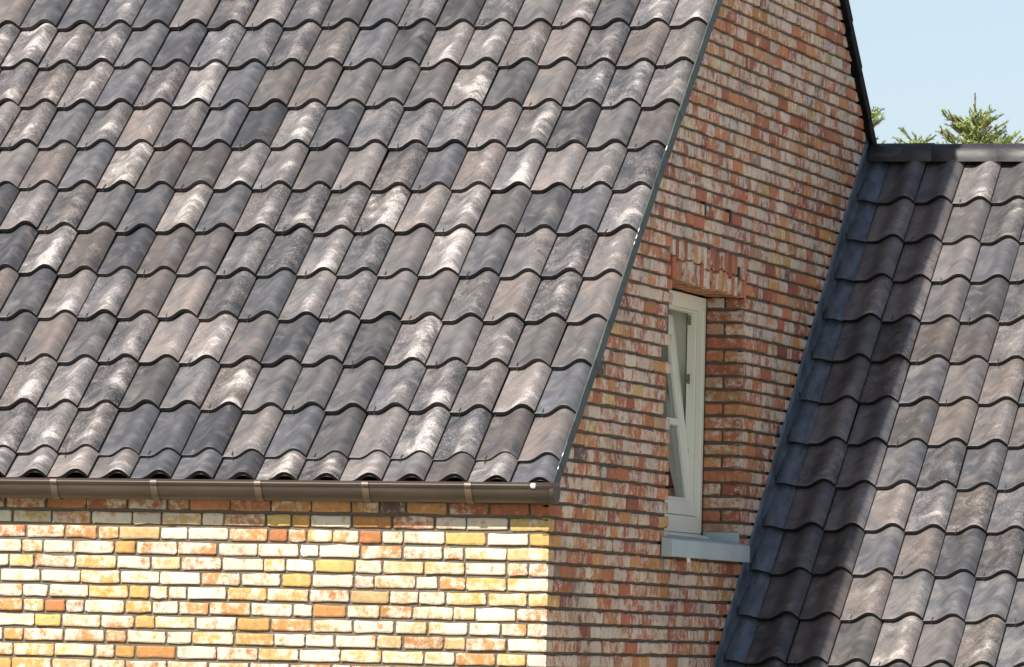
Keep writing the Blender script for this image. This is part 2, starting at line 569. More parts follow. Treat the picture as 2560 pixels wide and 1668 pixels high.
# gable wall with the window opening
WL, WR, WB, WT = 2.29, 3.85, 0.02, 1.31      # opening: y range, z range
LZ1 = WT + 0.205                              # top of the soldier lintel
wg = MB(("bcol", "bwear"))
for k in range(-24, int((ZR + 0.1) / PC) + 1):
    v0, v1 = k * PC + JH / 2, (k + 1) * PC - JH / 2
    zc = (v0 + v1) / 2
    ya, yb = max(0.0, front_y(v0, -0.05) - 0.02), min(rear_y(v0, -0.05) + 0.05, 8.2)
    if yb - ya < 0.05:
        continue
    if WB < zc < LZ1 + 0.005:
        segs = [(ya, WL, True, False), (WR, yb, False, True)] if zc < WT else [(ya, WL - 0.03, False, False), (WR - 0.02, yb, False, False)]
    else:
        segs = [(ya, yb, False, False)]
    for s0, s1, jl, jr in segs:
        if s1 <= s0:
            continue
        run = lengths(s1 - s0, 0.235, 0.115, 0.0085, 0.16)
        off = -rng.uniform(0, 0.2) if ya > 0 and s0 == ya else 0.0
        if s0 == 0.0:
            run = ([(0.0, 0.10)] + [(a + 0.106, b + 0.106) for a, b in run]) if k % 2 == 0 else run
        if jr:
            run = ([(0.0, 0.09)] + [(a + 0.097, b + 0.097) for a, b in run]) if k % 2 else run
        for i, (a, b) in enumerate(run):
            a0, b0 = s0 + a + off, s0 + b + off
            if a0 > s1 - 0.012:
                break
            b0 = min(b0, s1)
            at_left_jamb = jl and b0 > s1 - 0.03
            if at_left_jamb:
                b0 = s1
            st = brick_style(0.40, 0.80, 1.0)
            sL = False
            if a == 0.0 and s0 == 0.0 and k in corner_style:
                q = corner_style[k]
                st = (q[0], (q[1][0] * 0.8, q[1][1], 1.0, 1))
                sL = True
            if a == 0.0 and jr:
                corner_style[("jamb", k)] = st
                sL = True
            # small jag where brick ends meet the left jamb
            jag = rng.normal(0, 0.006) if at_left_jamb else 0.0
            one_brick(wg, np.zeros(3), Yv, Zv, Xv, a0, b0 + jag, v0, v1, st,
                      limL=lambda z: np.maximum(0.0, front_y(z, -0.05)), limR=lambda z: rear_y(z, -0.045), sharpL=sL)
# reveal on the right of the window (faces the front)
for k in range(0, int(WT / PC) + 1):
    v0, v1 = k * PC + JH / 2, min((k + 1) * PC - JH / 2, WT - 0.002)
    if v1 - v0 < 0.02 or v0 < WB:
        continue
    q = corner_style.get(("jamb", k)) or brick_style(0.2, 0.8, 0.01)
    q = (q[0], (q[1][0] * 0.75, q[1][1], 0, 1))
    parts = [(0.0, 0.2)] if k % 2 else [(0.0, 0.098), (0.108, 0.2)]
    for i, (a, b) in enumerate(parts):
        st = q if i == 0 else brick_style(0.1, 0.8, 0.01)
        one_brick(wg, np.array([0, WR, 0.]), Xv, Zv, -Yv, -b, -a, v0, v1, st, sharpR=(i == 0))
xm = -0.018
ztop = [z for z in np.linspace(GZ, 0.25, 2)]
poly = lambda *p: [(xm, y, z) for y, z in p]
fy = lambda z: front_y(z, -0.06)
ry = lambda z: rear_y(z, -0.055)
zf0 = TZ0 + ST / CT * (0.013 - TY0) - 0.06 / CT
# below the sill, left pier, right pier, above the lintel
wg.add(poly((0.013, GZ), (8.3, GZ), (8.3, WB), (0.013, WB)), [(0, 1, 2, 3)], 1)
wg.add(poly((0.013, WB), (WL - 0.004, WB), (WL - 0.004, WT), (fy(WT), WT), (0.013, zf0)), [(0, 1, 2, 3, 4)], 1)
wg.add(poly((WR + 0.013, WB), (8.3, WB), (min(8.3, ry(WT)), WT), (WR + 0.013, WT)), [(0, 1, 2, 3)], 1)
wg.add(poly((fy(WT), WT), (ry(WT), WT), (YR, ZR - 0.08)), [(0, 1, 2)], 1)
# reveals in mortar colour
wg.add([(xm, WR + 0.013, WB), (-0.30, WR + 0.013, WB), (-0.30, WR + 0.013, WT), (xm, WR + 0.013, WT)], [(0, 1, 2, 3)], 1)
wg.add([(xm, WL, WB - 0.1), (xm, WL, WT), (-0.30, WL, WT), (-0.30, WL, WB - 0.1)], [(0, 1, 2, 3)], 1)
wg.add([(xm, WL, WB - 0.06), (-0.30, WL, WB - 0.06), (-0.30, WR + .013, WB - 0.06), (xm, WR + .013, WB - 0.06)], [(0, 1, 2, 3)], 1)
# rear wall of the house
wg.add([(-9, 8.3, GZ), (-0.013, 8.3, GZ), (-0.013, 8.3, 1.2), (-9, 8.3, 1.2)], [(0, 3, 2, 1)], 1)
for yy, kk in ((2.915, 24), (3.47, 24), (3.69, 20)):
    wg.box((-0.012, yy, kk * PC + 0.010), (0.0035, yy + 0.040, (kk + 1) * PC + 0.004), 2)  # black plugs paint the darkness inside open joints
o = wg.build("wall", [M_BRICK, M_MORTAR, M_BLACK], house)
o["label"] = "shaded red and white gable wall with the window"

# soldier-course lintel: two rows of upright bricks, with a soffit of brick undersides
li = MB(("bcol", "bwear"))
y = WL - 0.012
while y < WR + 0.012:
    wdt = rng.uniform(0.050, 0.066)
    zs = WT + rng.uniform(0.085, 0.120)
    off = rng.normal(0, 0.002)
    st1, st2 = brick_style(0.10, 0.95, 1.0), brick_style(0.10, 0.95, 1.0)
    jit = rng.uniform(-0.004, 0.006)
    one_brick(li, np.array([0.002 + off, 0, 0]), Yv, Zv, Xv, y, y + wdt, WT + jit, zs - 0.004, st1)
    one_brick(li, np.array([0.002, 0, 0]), Yv, Zv, Xv, y, y + wdt, zs + 0.004, LZ1 + rng.uniform(-0.006, 0.006), st2)
    st3 = brick_style(0.05, 0.35, 0.01)
    for xa, xb in ((-0.20, -0.108), (-0.10, 0.0)):
        one_brick(li, np.array([0, 0, WT + 0.003]), Yv, Xv, -Zv, y, y + wdt, xa, xb, st3)
    y += wdt + rng.uniform(0.007, 0.011)
li.box((-0.30, WL - 0.01, WT + 0.010), (-0.012, WR + 0.01, LZ1), 1)
o = li.build("lintel", [M_BRICK, M_MORTAR], house)

# ------------------------------------------------------------------ pan tiles
UU = np.array([0.0, 0.03, 0.07, 0.12, 0.18, 0.25, 0.32, 0.38, 0.44, 0.5, 0.55, 0.6, 0.65, 0.7, 0.75, 0.8, 0.84, 0.88, 0.92, 0.955, 0.985, 1.0])
AMP = 0.053


def prof(u):
    h = np.zeros_like(u)
    t = np.clip((u - 0.24) / 0.50, 0, 1)
    h = AMP * (t * t * (3 - 2 * t))
    t = np.clip((u - 0.76) / 0.24, 0, 1)
    h = np.where(u > 0.76, AMP * (1 - 0.80 * t ** 1.8), h)
    h = h - 0.0035 * np.clip(1 - u / 0.06, 0, 1) ** 1.5
    return h


HP = prof(UU)


def tile(mb, O, S, Nn, x0, w, s0, ln, gauge, uv_seed, under=False, drop=0.029):
    """one pan tile: x0 left seam, s0 position of its lower lip along the slope S"""
    dx, ds, dn = rng.normal(0, 0.0012), rng.normal(0, 0.0032), rng.normal(0, 0.0014)
    rot = rng.normal(0, 0.006)
    wave = rng.normal(0, 0.0009, len(UU))
    wave = np.convolve(wave, np.ones(5) / 5, 'same')
    vs = np.array([0.0, 0.0018, 0.010, ln * 0.3, ln * 0.6, ln])
    dz = np.array([-0.0016, -0.0003, 0.0, 0, 0, 0])
    uu, vv = np.meshgrid(UU, vs)
    X = x0 + uu * w + dx + rot * vv
    Sl = s0 + vv + ds - rot * (uu - 0.5) * w
    H = HP[None, :] + wave[None, :] + dn - drop * vv / gauge + dz[:, None] + rng.normal(0, 0.0010) * np.sin(uu * 3.0)
    E = lambda X, Sl, H: O + X[..., None] * Xv + Sl[..., None] * S + H[..., None] * Nn
    r = rng.random(6)
    tr = np.zeros(uu.shape + (4,)); tr[..., 0], tr[..., 1], tr[..., 2], tr[..., 3] = r[1], r[2], r[3], 1
    tuv = np.zeros(uu.shape + (4,)); tuv[..., 0], tuv[..., 1], tuv[..., 2], tuv[..., 3] = uu, vv / gauge, r[0], uv_seed
    mb.grid(E(X, Sl, H), 0, True, False, tuv=tuv, trnd=tr)
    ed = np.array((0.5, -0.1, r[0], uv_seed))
    tq = np.array((r[1], r[2], r[3], 1))
    # lower lip
    th = 0.022
    P0 = E(X[0], Sl[0], H[0])
    P1 = E(X[0], Sl[0] + 0.001, H[0] - th * 0.7)
    P2 = E(X[0], Sl[0] + 0.005, H[0] - th)
    mb.grid(np.stack([P2, P1, P0]), 0, True, False, tuv=ed, trnd=tq)
    if under:
        B = E(X, Sl, H - th)
        mb.grid(B, 0, True, True, tuv=ed, trnd=tq)
    # right edge, over the neighbour
    R0 = E(X[:, -1], Sl[:, -1], H[:, -1])
    R1 = E(X[:, -1] - 0.001, Sl[:, -1], H[:, -1] - 0.022)
    mb.grid(np.stack([R0, R1]), 0, False, False, tuv=ed, trnd=tq)


def clip(mb, O, S, Nn, x, s):
    """wire storm clip hooked over the lip"""
    k = rng.uniform(-0.006, 0.006)
    for a, b, hh in ((-0.016, 0.0, -0.010), (0.0, 0.030, 0.002)):
        P = []
        for xx in (x - 0.0016, x + 0.0016):
            for q in (a, b):
                for h in (hh, hh + 0.003):
                    P.append(O + (xx + k * (q / 0.03)) * Xv + (s + q) * S + (h - 0.0005) * Nn)
        mb.add(P, [(0, 1, 3, 2), (4, 6, 7, 5), (0, 4, 5, 1), (2, 3, 7, 6), (1, 5, 7, 3), (0, 2, 6, 4)], 1)


def bloom_amount(rough_rows):
    q = rng.random()
    return rng.uniform(0.80, 1.10) if q < 0.20 else (rng.uniform(0.5, 0.80) if q < 0.56 else rng.uniform(0.0, 0.4))


S1, N1 = np.array([0, CT, ST]), np.array([0, -ST, CT])
O1 = np.array([0, TY0, TZ0])
roof = MB(("tuv", "trnd"))
NR = int((YR - TY0) / (G * CT)) + 1
for j in range(-1, NR):
    for k in range(-4, 18):
        x0 = TX + (k - 18) * TW
        sl = j * G if j >= 0 else -0.5 * G
        if j == -1:
            tile(roof, O1, S1, N1, x0, TW, sl, 0.5 * G + 0.07, 0.5 * G, bloom_amount(0), under=True, drop=0.018)
        else:
            ln = min(G + 0.07, (YR - TY0) / CT - sl)
            if ln > 0.05:
                tile(roof, O1, S1, N1, x0, TW, sl, ln, G, bloom_amount(0))
        if j >= 0 and (j + k) % 2 == 0 and rng.random() < 0.85:
            clip(roof, O1, S1, N1, x0 + TW * rng.uniform(0.19, 0.26), sl)
# underlay and the rear slope
e = lambda x, s, h: tuple(O1 + x * Xv + s * S1 + h * N1)
sR = (YR - TY0) / CT
roof.add([e(-9, -0.44 * G, -0.075), e(0.0, -0.44 * G, -0.075), e(0.0, sR, -0.075), e(-9, sR, -0.075)], [(0, 1, 2, 3)], 2)
roof.add([e(-9, -0.5 * G, -0.01), e(TX - 22 * TW, -0.5 * G, -0.01), e(TX - 22 * TW, sR, -0.01), e(-9, sR, -0.01)], [(0, 1, 2, 3)], 2)
roof.add([(-9, YR, ZR), (0.0, YR, ZR), (0.0, 8.6, ZR - RS * (8.6 - YR)), (-9, 8.6, ZR - RS * (8.6 - YR))], [(0, 1, 2, 3)], 2)
an_ = np.radians(np.linspace(190, -10, 17))
roof.grid(np.array([[(x, YR + 0.115 * math.cos(a), ZR - 0.01 + 0.115 * math.sin(a)) for a in an_] for x in np.linspace(-9, 0.03, 26)]), 0, True, False, tuv=(0.3, 0.5, 0.4, 0.2), trnd=(0.4, 0.3, 0.4, 1))
roof_o = roof.build("roof", [M_TILE, M_WIRE, M_BLACK], house)
roof_o["label"] = "large sunlit roof slope of grey S-shaped pan tiles"

# zinc strip along the front verge
vs_ = MB()
n_ = 40
for i in range(n_):
    a, b = -0.52 * G + i * (sR + 0.52 * G) / n_, -0.52 * G + (i + 1) * (sR + 0.52 * G) / n_
    j = rng.normal(0, 0.0008)
    M = lambda x, s, h: tuple(O1 + x * Xv + s * S1 + h * N1)
    P = [M(0.013, a, -0.052), M(0.023 + j, a, -0.052), M(0.023 + j, b, -0.052), M(0.013, b, -0.052),
         M(0.013, a, 0.010), M(0.019 + j, a, 0.010), M(0.019 + j, b, 0.010), M(0.013, b, 0.010)]
    vs_.add(P, [(0, 3, 2, 1), (4, 5, 6, 7), (0, 1, 5, 4), (1, 2, 6, 5), (2, 3, 7, 6), (3, 0, 4, 7)], 0)
# dabs of sealant on the edge, white to paint their glints
for s in (0.03, 4.72 * G, 4.86 * G, 5.02 * G, 6.93 * G, -0.2 * G):
    c = O1 + 0.019 * Xv + s * S1 + 0.014 * N1
    a = np.linspace(0, 2 * np.pi, 9)[:-1]
    ln, rr = rng.uniform(0.010, 0.022), rng.uniform(0.002, 0.0035)
    rings = []
    for t in (-1, -0.6, 0, 0.6, 1):
        q = math.sqrt(max(0.02, 1 - t * t))
        rings.append([c + t * ln * S1 + rr * q * (math.cos(p) * Xv + math.sin(p) * N1) for p in a])
    vs_.prism(None, rings, 1, True)
o = vs_.build("verge_strip", [M_ZINC, M_SEAL], roof_o)

# verge tiles of the rear slope, seen edge-on against the sky
rl = math.sqrt(1 + RS * RS)
SD = np.array([0, 1 / rl, -RS / rl])                 # down the rear slope
NDn = np.array([0, RS / rl, 1 / rl])
top = np.array([0, YR, ZR])
Lr = (8.45 - YR) * rl
nt = int(Lr / G)
ph = ((RY - 0.305 - YR) * rl) % G
for i in range(nt + 1):
    a, b = (i - 1) * G + ph, i * G + ph
    a = max(a, 0.0)
    m = MB()
    Q = lambda x, s, h: tuple(top + x * Xv + s * SD + h * NDn)
    h0, h1 = -0.012, 0.006                             # lower end rides on the next tile
    P = [Q(-0.20, a, h0 - 0.03), Q(0.034, a, h0 - 0.085), Q(0.034, b, h1 - 0.085), Q(-0.20, b, h1 - 0.03),
         Q(-0.20, a, h0), Q(0.034, a, h0), Q(0.034, b, h1), Q(-0.20, b, h1)]
    m.add(P, [(0, 3, 2, 1), (4, 5, 6, 7), (0, 1, 5, 4), (1, 2, 6, 5), (2, 3, 7, 6), (3, 0, 4, 7)], 0)
    bevel(m.build("verge_tile", M_VERGE, roof_o), 0.005)

# ------------------------------------------------------------------ lower wing roof
S2, N2 = np.array([0, WCT, WST]), np.array([0, -WST, WCT])
O2 = np.array([WX, WY, WZ])
wing = MB(("tuv", "trnd"))
JR = 1.12
NW = 10
for j in range(-14, 1):
    for m in range(0, NW):
        sl = j * WG
        ln = min(WG + 0.07, JR * WG - sl)
        tile(wing, O2, S2, N2, m * WTW, WTW, sl, ln, WG, bloom_amount(0) * 0.74)
        if (j + m) % 2 == 0 and m > 0 and rng.random() < 0.85:
            clip(wing, O2, S2, N2, m * WTW + WTW * rng.uniform(0.19, 0.26), sl)
e2 = lambda x, s, h: tuple(O2 + x * Xv + s * S2 + h * N2)
wx1 = NW * WTW
wing.add([e2(-WX, -13.9 * WG, -0.09), e2(wx1, -13.9 * WG, -0.09), e2(wx1, JR * WG, -0.09), e2(-WX, JR * WG, -0.09)], [(0, 1, 2, 3)], 2)
wing.box((0.02, 6.87, 2.0), (WX + wx1, 6.90, 2.33), 2)  # unseen board added inside the ridge to stop sky showing through
yr2, zr2 = WY + JR * WG * WCT, WZ + JR * WG * WST
wing.add([(0, yr2, zr2 - 0.05), (WX + wx1, yr2, zr2 - 0.05), (WX + wx1, yr2 + 4.2, zr2 - 3.6), (0, yr2 + 4.2, zr2 - 3.6)], [(0, 1, 2, 3)], 2)
wing_o = wing.build("roof", [M_TILE, M_WIRE, M_BLACK], house)
wing_o["label"] = "lower roof slope, its left strip in the shadow of the gable"

# half-round ridge tiles
RYc, RZc, RR = 6.885, 2.262, 0.103
xr = 0.016
i = 0
while xr < WX + wx1 - 0.1:
    m = MB(("tuv", "trnd"))
    L = 0.362 if i == 0 else 0.378
    an = np.radians(np.linspace(182, -2, 22))
    r = rng.random(5)
    for rad, th, xa, xb in ((RR, 0.014, xr, xr + L + 0.004), ):
        xs = np.array([xa, xa + 0.004, xa + 0.35 * L, xa + 0.7 * L, xb - 0.004, xb])
        rs = np.array([rad - 0.004, rad, rad + 0.0015, rad + 0.003, rad + 0.0045, rad + 0.0005]) + rng.normal(0, 0.001)
        aa, xx = np.meshgrid(an, xs)
        rr = rs[:, None]
        # slightly flattened crown with upright cheeks
        cy = np.sign(np.cos(aa)) * np.abs(np.cos(aa)) ** 0.85
        szz = np.abs(np.sin(aa)) ** 0.9 * np.sign(np.sin(aa))
        P = np.stack([xx, RYc + rr * cy, RZc + rr * szz], -1)
        tuv = np.zeros(P.shape[:2] + (4,)); tuv[..., 0] = 0.15 + (xx - xa) / L * 0.9; tuv[..., 1] = 0.2 + aa / 3.2; tuv[..., 2] = r[0]; tuv[..., 3] = 0.15 * r[4]
        tr = np.zeros(P.shape[:2] + (4,)); tr[..., :3] = r[1:4] * 0.25; tr[..., 3] = 1
        m.grid(P, 0, True, False, tuv=tuv, trnd=tr)
        Pi = np.stack([xx, RYc + (rr - th) * cy, RZc + (rr - th) * szz], -1)
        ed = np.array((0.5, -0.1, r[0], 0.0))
        m.grid(Pi, 0, True, True, tuv=ed, trnd=tr)
        for c in (0, -1):
            m.grid(np.stack([P[:, c], Pi[:, c]]), 0, False, c == 0, tuv=ed, trnd=np.array((0, 0, 0, 1)))
        for q in (0, -1):
            m.grid(np.stack([P[q], Pi[q]]), 0, False, q == -1, tuv=ed, trnd=np.array((0, 0, 0, 1)))
    m.build("ridge_tile", M_RIDGE, wing_o)
    xr += L
    i += 1

# lead flashing between gable and wing roof: upstand on the bricks, apron dressed over a cut tile column
fl = MB()
ns = 90
up, lo_ = [], []
for i in range(ns + 1):
    s = -14.2 * WG + i * (14.2 + 1.4) * WG / ns
    h = 0.100 + 0.0035 * math.sin(i * 0.9) + rng.normal(0, 0.0012)
    bulge = 0.004 + 0.002 * math.sin(i * 0.37 + 1) + rng.normal(0, 0.0006)
    row = [e2(-WX - 0.004, s, h), e2(-WX + 0.005, s, h + 0.001), e2(-WX + bulge + 0.004, s, 0.055), e2(-WX + 0.012, s, 0.004), e2(-WX + 0.03, s, -0.012), e2(-WX + 0.10, s, -0.03)]
    up.append(row)
fl.grid(np.array(up), 0, True, True)
pu = np.array([0.0, 0.012, 0.03, 0.045, 0.055, 0.068, 0.082, 0.095, 0.106])
phh = np.array([0.013, 0.016, 0.016, 0.015, 0.0125, 0.008, 0.0035, 0.0005, -0.002])
for j in range(-14, 1):
    sl = j * WG + rng.normal(0, 0.003)
    ln = min(WG + 0.05, JR * WG - sl)
    vs = np.linspace(0, ln, 7)
    uu, vv = np.meshgrid(pu, vs)
    H = phh[None, :] * (1 + rng.normal(0, 0.05)) - 0.024 * vv / WG + rng.normal(0, 0.0007, uu.shape)
    P = O2 + (uu - WX + 0.02)[..., None] * Xv + (sl + vv)[..., None] * S2 + H[..., None] * N2
    fl.grid(P, 0, True, False)
    lip = np.stack([P[0] - 0.016 * N2 + 0.006 * S2, P[0]])
    fl.grid(lip, 1, False, False)  # black lip face paints the shadow line of each lap
    fl.grid(np.stack([P[:, 0], P[:, 0] - 0.02 * N2]), 0, False, True)
    # small black sliver beside each course
    tb = O2 + (-WX + 0.011) * Xv + (sl + 0.02) * S2
    fl.add([tb + 0.012 * N2, tb + 0.002 * Xv + 0.040 * N2 + 0.01 * S2, tb + 0.006 * Xv + 0.038 * N2 + 0.016 * S2, tb + 0.005 * Xv + 0.010 * N2 + 0.006 * S2], [(0, 1, 2, 3)], 1)
o = fl.build("flashing", [M_LEAD, M_BLACK], wing_o)
o["label"] = "blue grey lead flashing along the foot of the gable"

# wing walls below its eaves
ww = MB(("bcol", "bwear"))
ye = WY - 13.6 * WG * WCT
ze = WZ - 13.6 * WG * WST - 0.1
ww.add([(0.0, ye, GZ), (WX + wx1 - 0.05, ye, GZ), (WX + wx1 - 0.05, ye, ze), (0.0, ye, ze)], [(0, 1, 2, 3)], 1)
xe = WX + wx1 - 0.05
ww.add([(xe, ye, GZ), (xe, yr2 + 4.0, GZ), (xe, yr2 + 4.0, zr2 - 3.6), (xe, yr2, zr2 - 0.15), (xe, ye, ze)], [(0, 1, 2, 3, 4)], 1)
for k in range(int(GZ / PC), int((ze + 0.02) / PC)):
    if k * PC < -1.9:
        continue
    for a, b in lengths(wx1 - 0.05, 0.2, 0.1, 0.01, 0.17):
        one_brick(ww, np.array([0, ye - 0.012, 0]), Xv, Zv, -Yv, 0.03 + a, min(0.03 + b, xe), k * PC + JH / 2, (k + 1) * PC - JH / 2, brick_style(0.4, 1.0))
o = ww.build("wall", [M_BRICK, M_MORTAR], house)
o["label"] = "front wall of the lower wing"

# ------------------------------------------------------------------ gutter
gx0, gx1 = -5.2, 0.055
gr = 0.066


def gut_ring(x, r_in=0.0, y_shift=0.0):
    cy, cz = -0.094, 0.198 + 0.006 * (x + 0.3)
    pts = []
    # bead
    for t in np.linspace(-60, 200, 9):
        a = math.radians(t)
        pts.append((x, cy - gr - 0.004 + 0.0095 * math.cos(a), cz + 0.010 + 0.0095 * math.sin(a)))
    for t in np.linspace(180, 360, 19):
        a = math.radians(t)
        pts.append((x, cy + gr * math.cos(a), cz - 0.002 + gr * 1.02 * math.sin(a)))
    pts.append((x, cy + gr, cz + 0.03))
    for t in np.linspace(360, 180, 15):
        a = math.radians(t)
        pts.append((x, cy + (gr - 0.0035) * math.cos(a), cz - 0.002 + (gr - 0.0035) * math.sin(a)))
    return pts


gt = MB()
xs = np.linspace(gx0, gx1, 40)
gt.prism(None, [gut_ring(x) for x in xs], 0, True, caps=True)
gut = gt.build("gutter", [M_GUT], house)
gut["label"] = "brown half-round gutter along the eaves"
# stop end
ec = MB()
for xx, sc_ in ((gx1 + 0.001, 1.0),):
    cy, cz = -0.094, 0.198 + 0.006 * (xx + 0.3) - 0.002
    ring = []
    for t in np.linspace(180, 360, 25):
        a = math.radians(t)
        ring.append((cy + (gr + 0.0025) * math.cos(a), cz + (gr * 1.02 + 0.0025) * math.sin(a)))
    ring += [(cy + gr + 0.002, cz + 0.012), (cy - gr - 0.002, cz + 0.012)]
    A = [(xx - 0.018, a, b) for a, b in ring]
    B = [(xx + 0.004, a, b) for a, b in ring]
    ec.prism(None, [A, B], 0, False)
o = bevel(ec.build("end_cap", M_GUT, gut), 0.003)
# brackets under the gutter
for bx in (-4.45, -3.93, -3.40, -2.87, -2.355, -1.863, -1.356, -0.837, -0.345):
    bm_ = MB()
    rings = []
    hw = 0.016
    cy, cz = -0.094, 0.198 + 0.006 * (bx + 0.3) - 0.002
    sec = []
    for t in list(np.linspace(168, 352, 22)):
        a = math.radians(t)
        sec.append((cy + math.cos(a) * gr, cz + math.sin(a) * gr * 1.02, math.cos(a), math.sin(a)))
    top_ = [(cy - gr - 0.004 + 0.0095 * math.cos(math.radians(t)), cz + 0.012 + 0.0095 * math.sin(math.radians(t)), math.cos(math.radians(t)), math.sin(math.radians(t))) for t in (60, 100, 140, 180, 220)]
    for (yy, zz, ny, nz) in top_ + sec:
        q1, q2 = 0.0008, 0.0045
        rings.append([(bx - hw, yy + ny * q1, zz + nz * q1), (bx - hw, yy + ny * q2, zz + nz * q2), (bx + hw, yy + ny * q2, zz + nz * q2), (bx + hw, yy + ny * q1, zz + nz * q1)])
    bm_.prism(None, rings, 0, False)
    bm_.build("bracket", M_BRK, gut)
# pale dab on the bead near the end
cl = MB()
xd = -0.035
cyd, czd = -0.094 - gr - 0.004, 0.198 + 0.006 * (xd + 0.3) + 0.010
rings = []
for i, xx in enumerate(np.linspace(xd - 0.011, xd + 0.011, 5)):
    q = 0.0098 + 0.003 * math.sin(i / 4 * math.pi)
    rings.append([(xx, cyd + q * math.cos(a), czd + q * math.sin(a)) for a in np.radians(np.linspace(60, 260, 10))])
cl.prism(None, rings, 0, True, caps=False, close=False)
cl.build("sealant_dab", M_SEAL, gut)

# ------------------------------------------------------------------ window
FX = -0.200                                             # face of the frame
fy0, fy1, fz0, fz1 = WL + 0.004, WR - 0.006, 0.078, WT - 0.006


def ring_box(mb, x0, x1, y0, y1, z0, z1, wl, wr, wb, wt, mat=0, M=None):
    """picture-frame of four members, butted"""
    mb.box((x0, y0, z0), (x1, y0 + wl, z1), mat, M)
    mb.box((x0, y1 - wr, z0), (x1, y1, z1), mat, M)
    mb.box((x0, y0 + wl, z0), (x1, y1 - wr, z0 + wb), mat, M)
    mb.box((x0, y0 + wl, z1 - wt), (x1, y1 - wr, z1), mat, M)


wm = MB()
ring_box(wm, FX - 0.036, FX, fy0, fy1, fz0, fz1, 0.056, 0.056, 0.085, 0.075)
ring_box(wm, FX - 0.085, FX - 0.0362, fy0, fy1, fz0, fz1, 0.0625, 0.0625, 0.092, 0.082)
win = bevel(wm.build("window", M_WHITE, house), 0.004)
win["label"] = "narrow white casement window, tilted open"

# sash hinged at the bottom, leaning into the room
sy0, sy1, sz0, sz1 = fy0 + 0.064, fy1 - 0.064, fz0 + 0.092, fz1 - 0.082
TILT = math.radians(7.6)
Mx = Matrix.Translation((FX - 0.020, 0, sz0)) @ Matrix.Rotation(-TILT, 4, 'Y')
sh = sz1 - sz0
sm = MB()
ring_box(sm, -0.055, 0.0, sy0, sy1, 0.0, sh, 0.06, 0.06, 0.075, 0.06, 0, Mx)
ring_box(sm, -0.050, -0.012, sy0 + 0.0602, sy1 - 0.0602, 0.0752, sh - 0.0602, 0.022, 0.022, 0.018, 0.022, 0, Mx)
mzz = 0.47
sm.box((-0.046, sy0 + 0.083, mzz), (-0.004, sy1 - 0.083, mzz + 0.034), 0, Mx)
sash = bevel(sm.build("sash", M_WHITE, win), 0.003)
gp = MB()
gp.box((-0.034, sy0 + 0.075, 0.088), (-0.028, sy1 - 0.075, sh - 0.075), 0, Mx)
gp.build("pane", M_GLASS, win)
# hinges on the right rebate
for hz in (0.47, 0.86, 1.165):
    h = MB()
    yy = fy1 - 0.063
    for q in range(3):
        z_ = hz + q * 0.015
        rings = []
        for zz in (z_, z_ + 0.0125):
            rings.append([(FX - 0.078 + 0.009 * math.cos(a), yy - 0.010 + 0.009 * math.sin(a), zz) for a in np.linspace(0, 2 * math.pi, 13)[:-1]])
        h.prism(None, rings, 0, True)
    h.box((FX - 0.078, yy - 0.004, hz - 0.004), (FX - 0.064, yy - 0.0005, hz + 0.046))
    h.build("hinge", M_HINGE, win)
# white drip bar at the foot of the frame, then the zinc sill
db = MB()
P0 = [(-0.205, 0.076), (-0.150, 0.060), (-0.150, 0.048), (-0.205, 0.052)]
db.prism(None, [[(x, y, z) for x, z in P0] for y in (fy0 + 0.01, fy1 - 0.03)], 0)
bevel(db.build("drip_bar", M_WHITE, win), 0.002)
sl = MB()
prf = [(-0.215, 0.066), (0.058, 0.022), (0.064, 0.016), (0.064, -0.066), (0.050, -0.066), (0.050, 0.0), (-0.215, 0.04)]
sl.prism(None, [[(x, y, z) for x, z in prf] for y in (WL + 0.002, WR - 0.022)], 0)
prf2 = [(0.004, 0.030), (0.058, 0.0215), (0.0635, 0.0155), (0.0635, -0.066), (0.004, -0.066)]
sl.prism(None, [[(x, y, z) for x, z in prf2] for y in (2.145, WL + 0.0015)], 0)
sl.box((-0.19, WR - 0.018, 0.030), (0.0, WR - 0.003, 0.088), 0)
sill = bevel(sl.build("sill", M_SILL, win), 0.003)
lp = MB()
lp.prism(None, [[(0.045, y, -0.066), (0.060, y, -0.066), (0.061, y + 0.006, -0.088), (0.050, y + 0.007, -0.090)] for y in (2.50, 2.53)], 0)
bevel(lp.build("sill_clip", M_SEAL, win), 0.002)

# the room behind the window
rm = MB()
x0, x1, y0, y1, z0, z1 = -3.2, -0.30, 1.7, WR - 0.02, -0.9, 1.55
rm.add([(x0, y0, z0), (x1, y0, z0), (x1, y1, z0), (x0, y1, z0)], [(0, 1, 2, 3)])
rm.add([(x0, y0, z1), (x1, y0, z1), (x1, y1, z1), (x0, y1, z1)], [(3, 2, 1, 0)])
rm.add([(x0, y0, z0), (x0, y1, z0), (x0, y1, z1), (x0, y0, z1)], [(0, 1, 2, 3)])
rm.add([(x0, y1, z0), (x1, y1, z0), (x1, y1, z1), (x0, y1, z1)], [(0, 1, 2, 3)])
rm.add([(x0, y0, z0), (x1, y0, z0), (x1, y0, z1), (x0, y0, z1)], [(3, 2, 1, 0)])
o = rm.build("interior", M_PLASTER, house)
ct = MB()
pts = []
for i in range(60):
    yy = 2.35 + i * 0.014
    pts.append([(-0.42 + 0.02 * math.sin(i * 0.9) + 0.006 * math.sin(i * 2.3), yy, z) for z in (-0.05, 0.35, 0.75)])
ct.grid(np.array(pts), 0, True)
ct.build("curtain", M_CURTAIN, house)

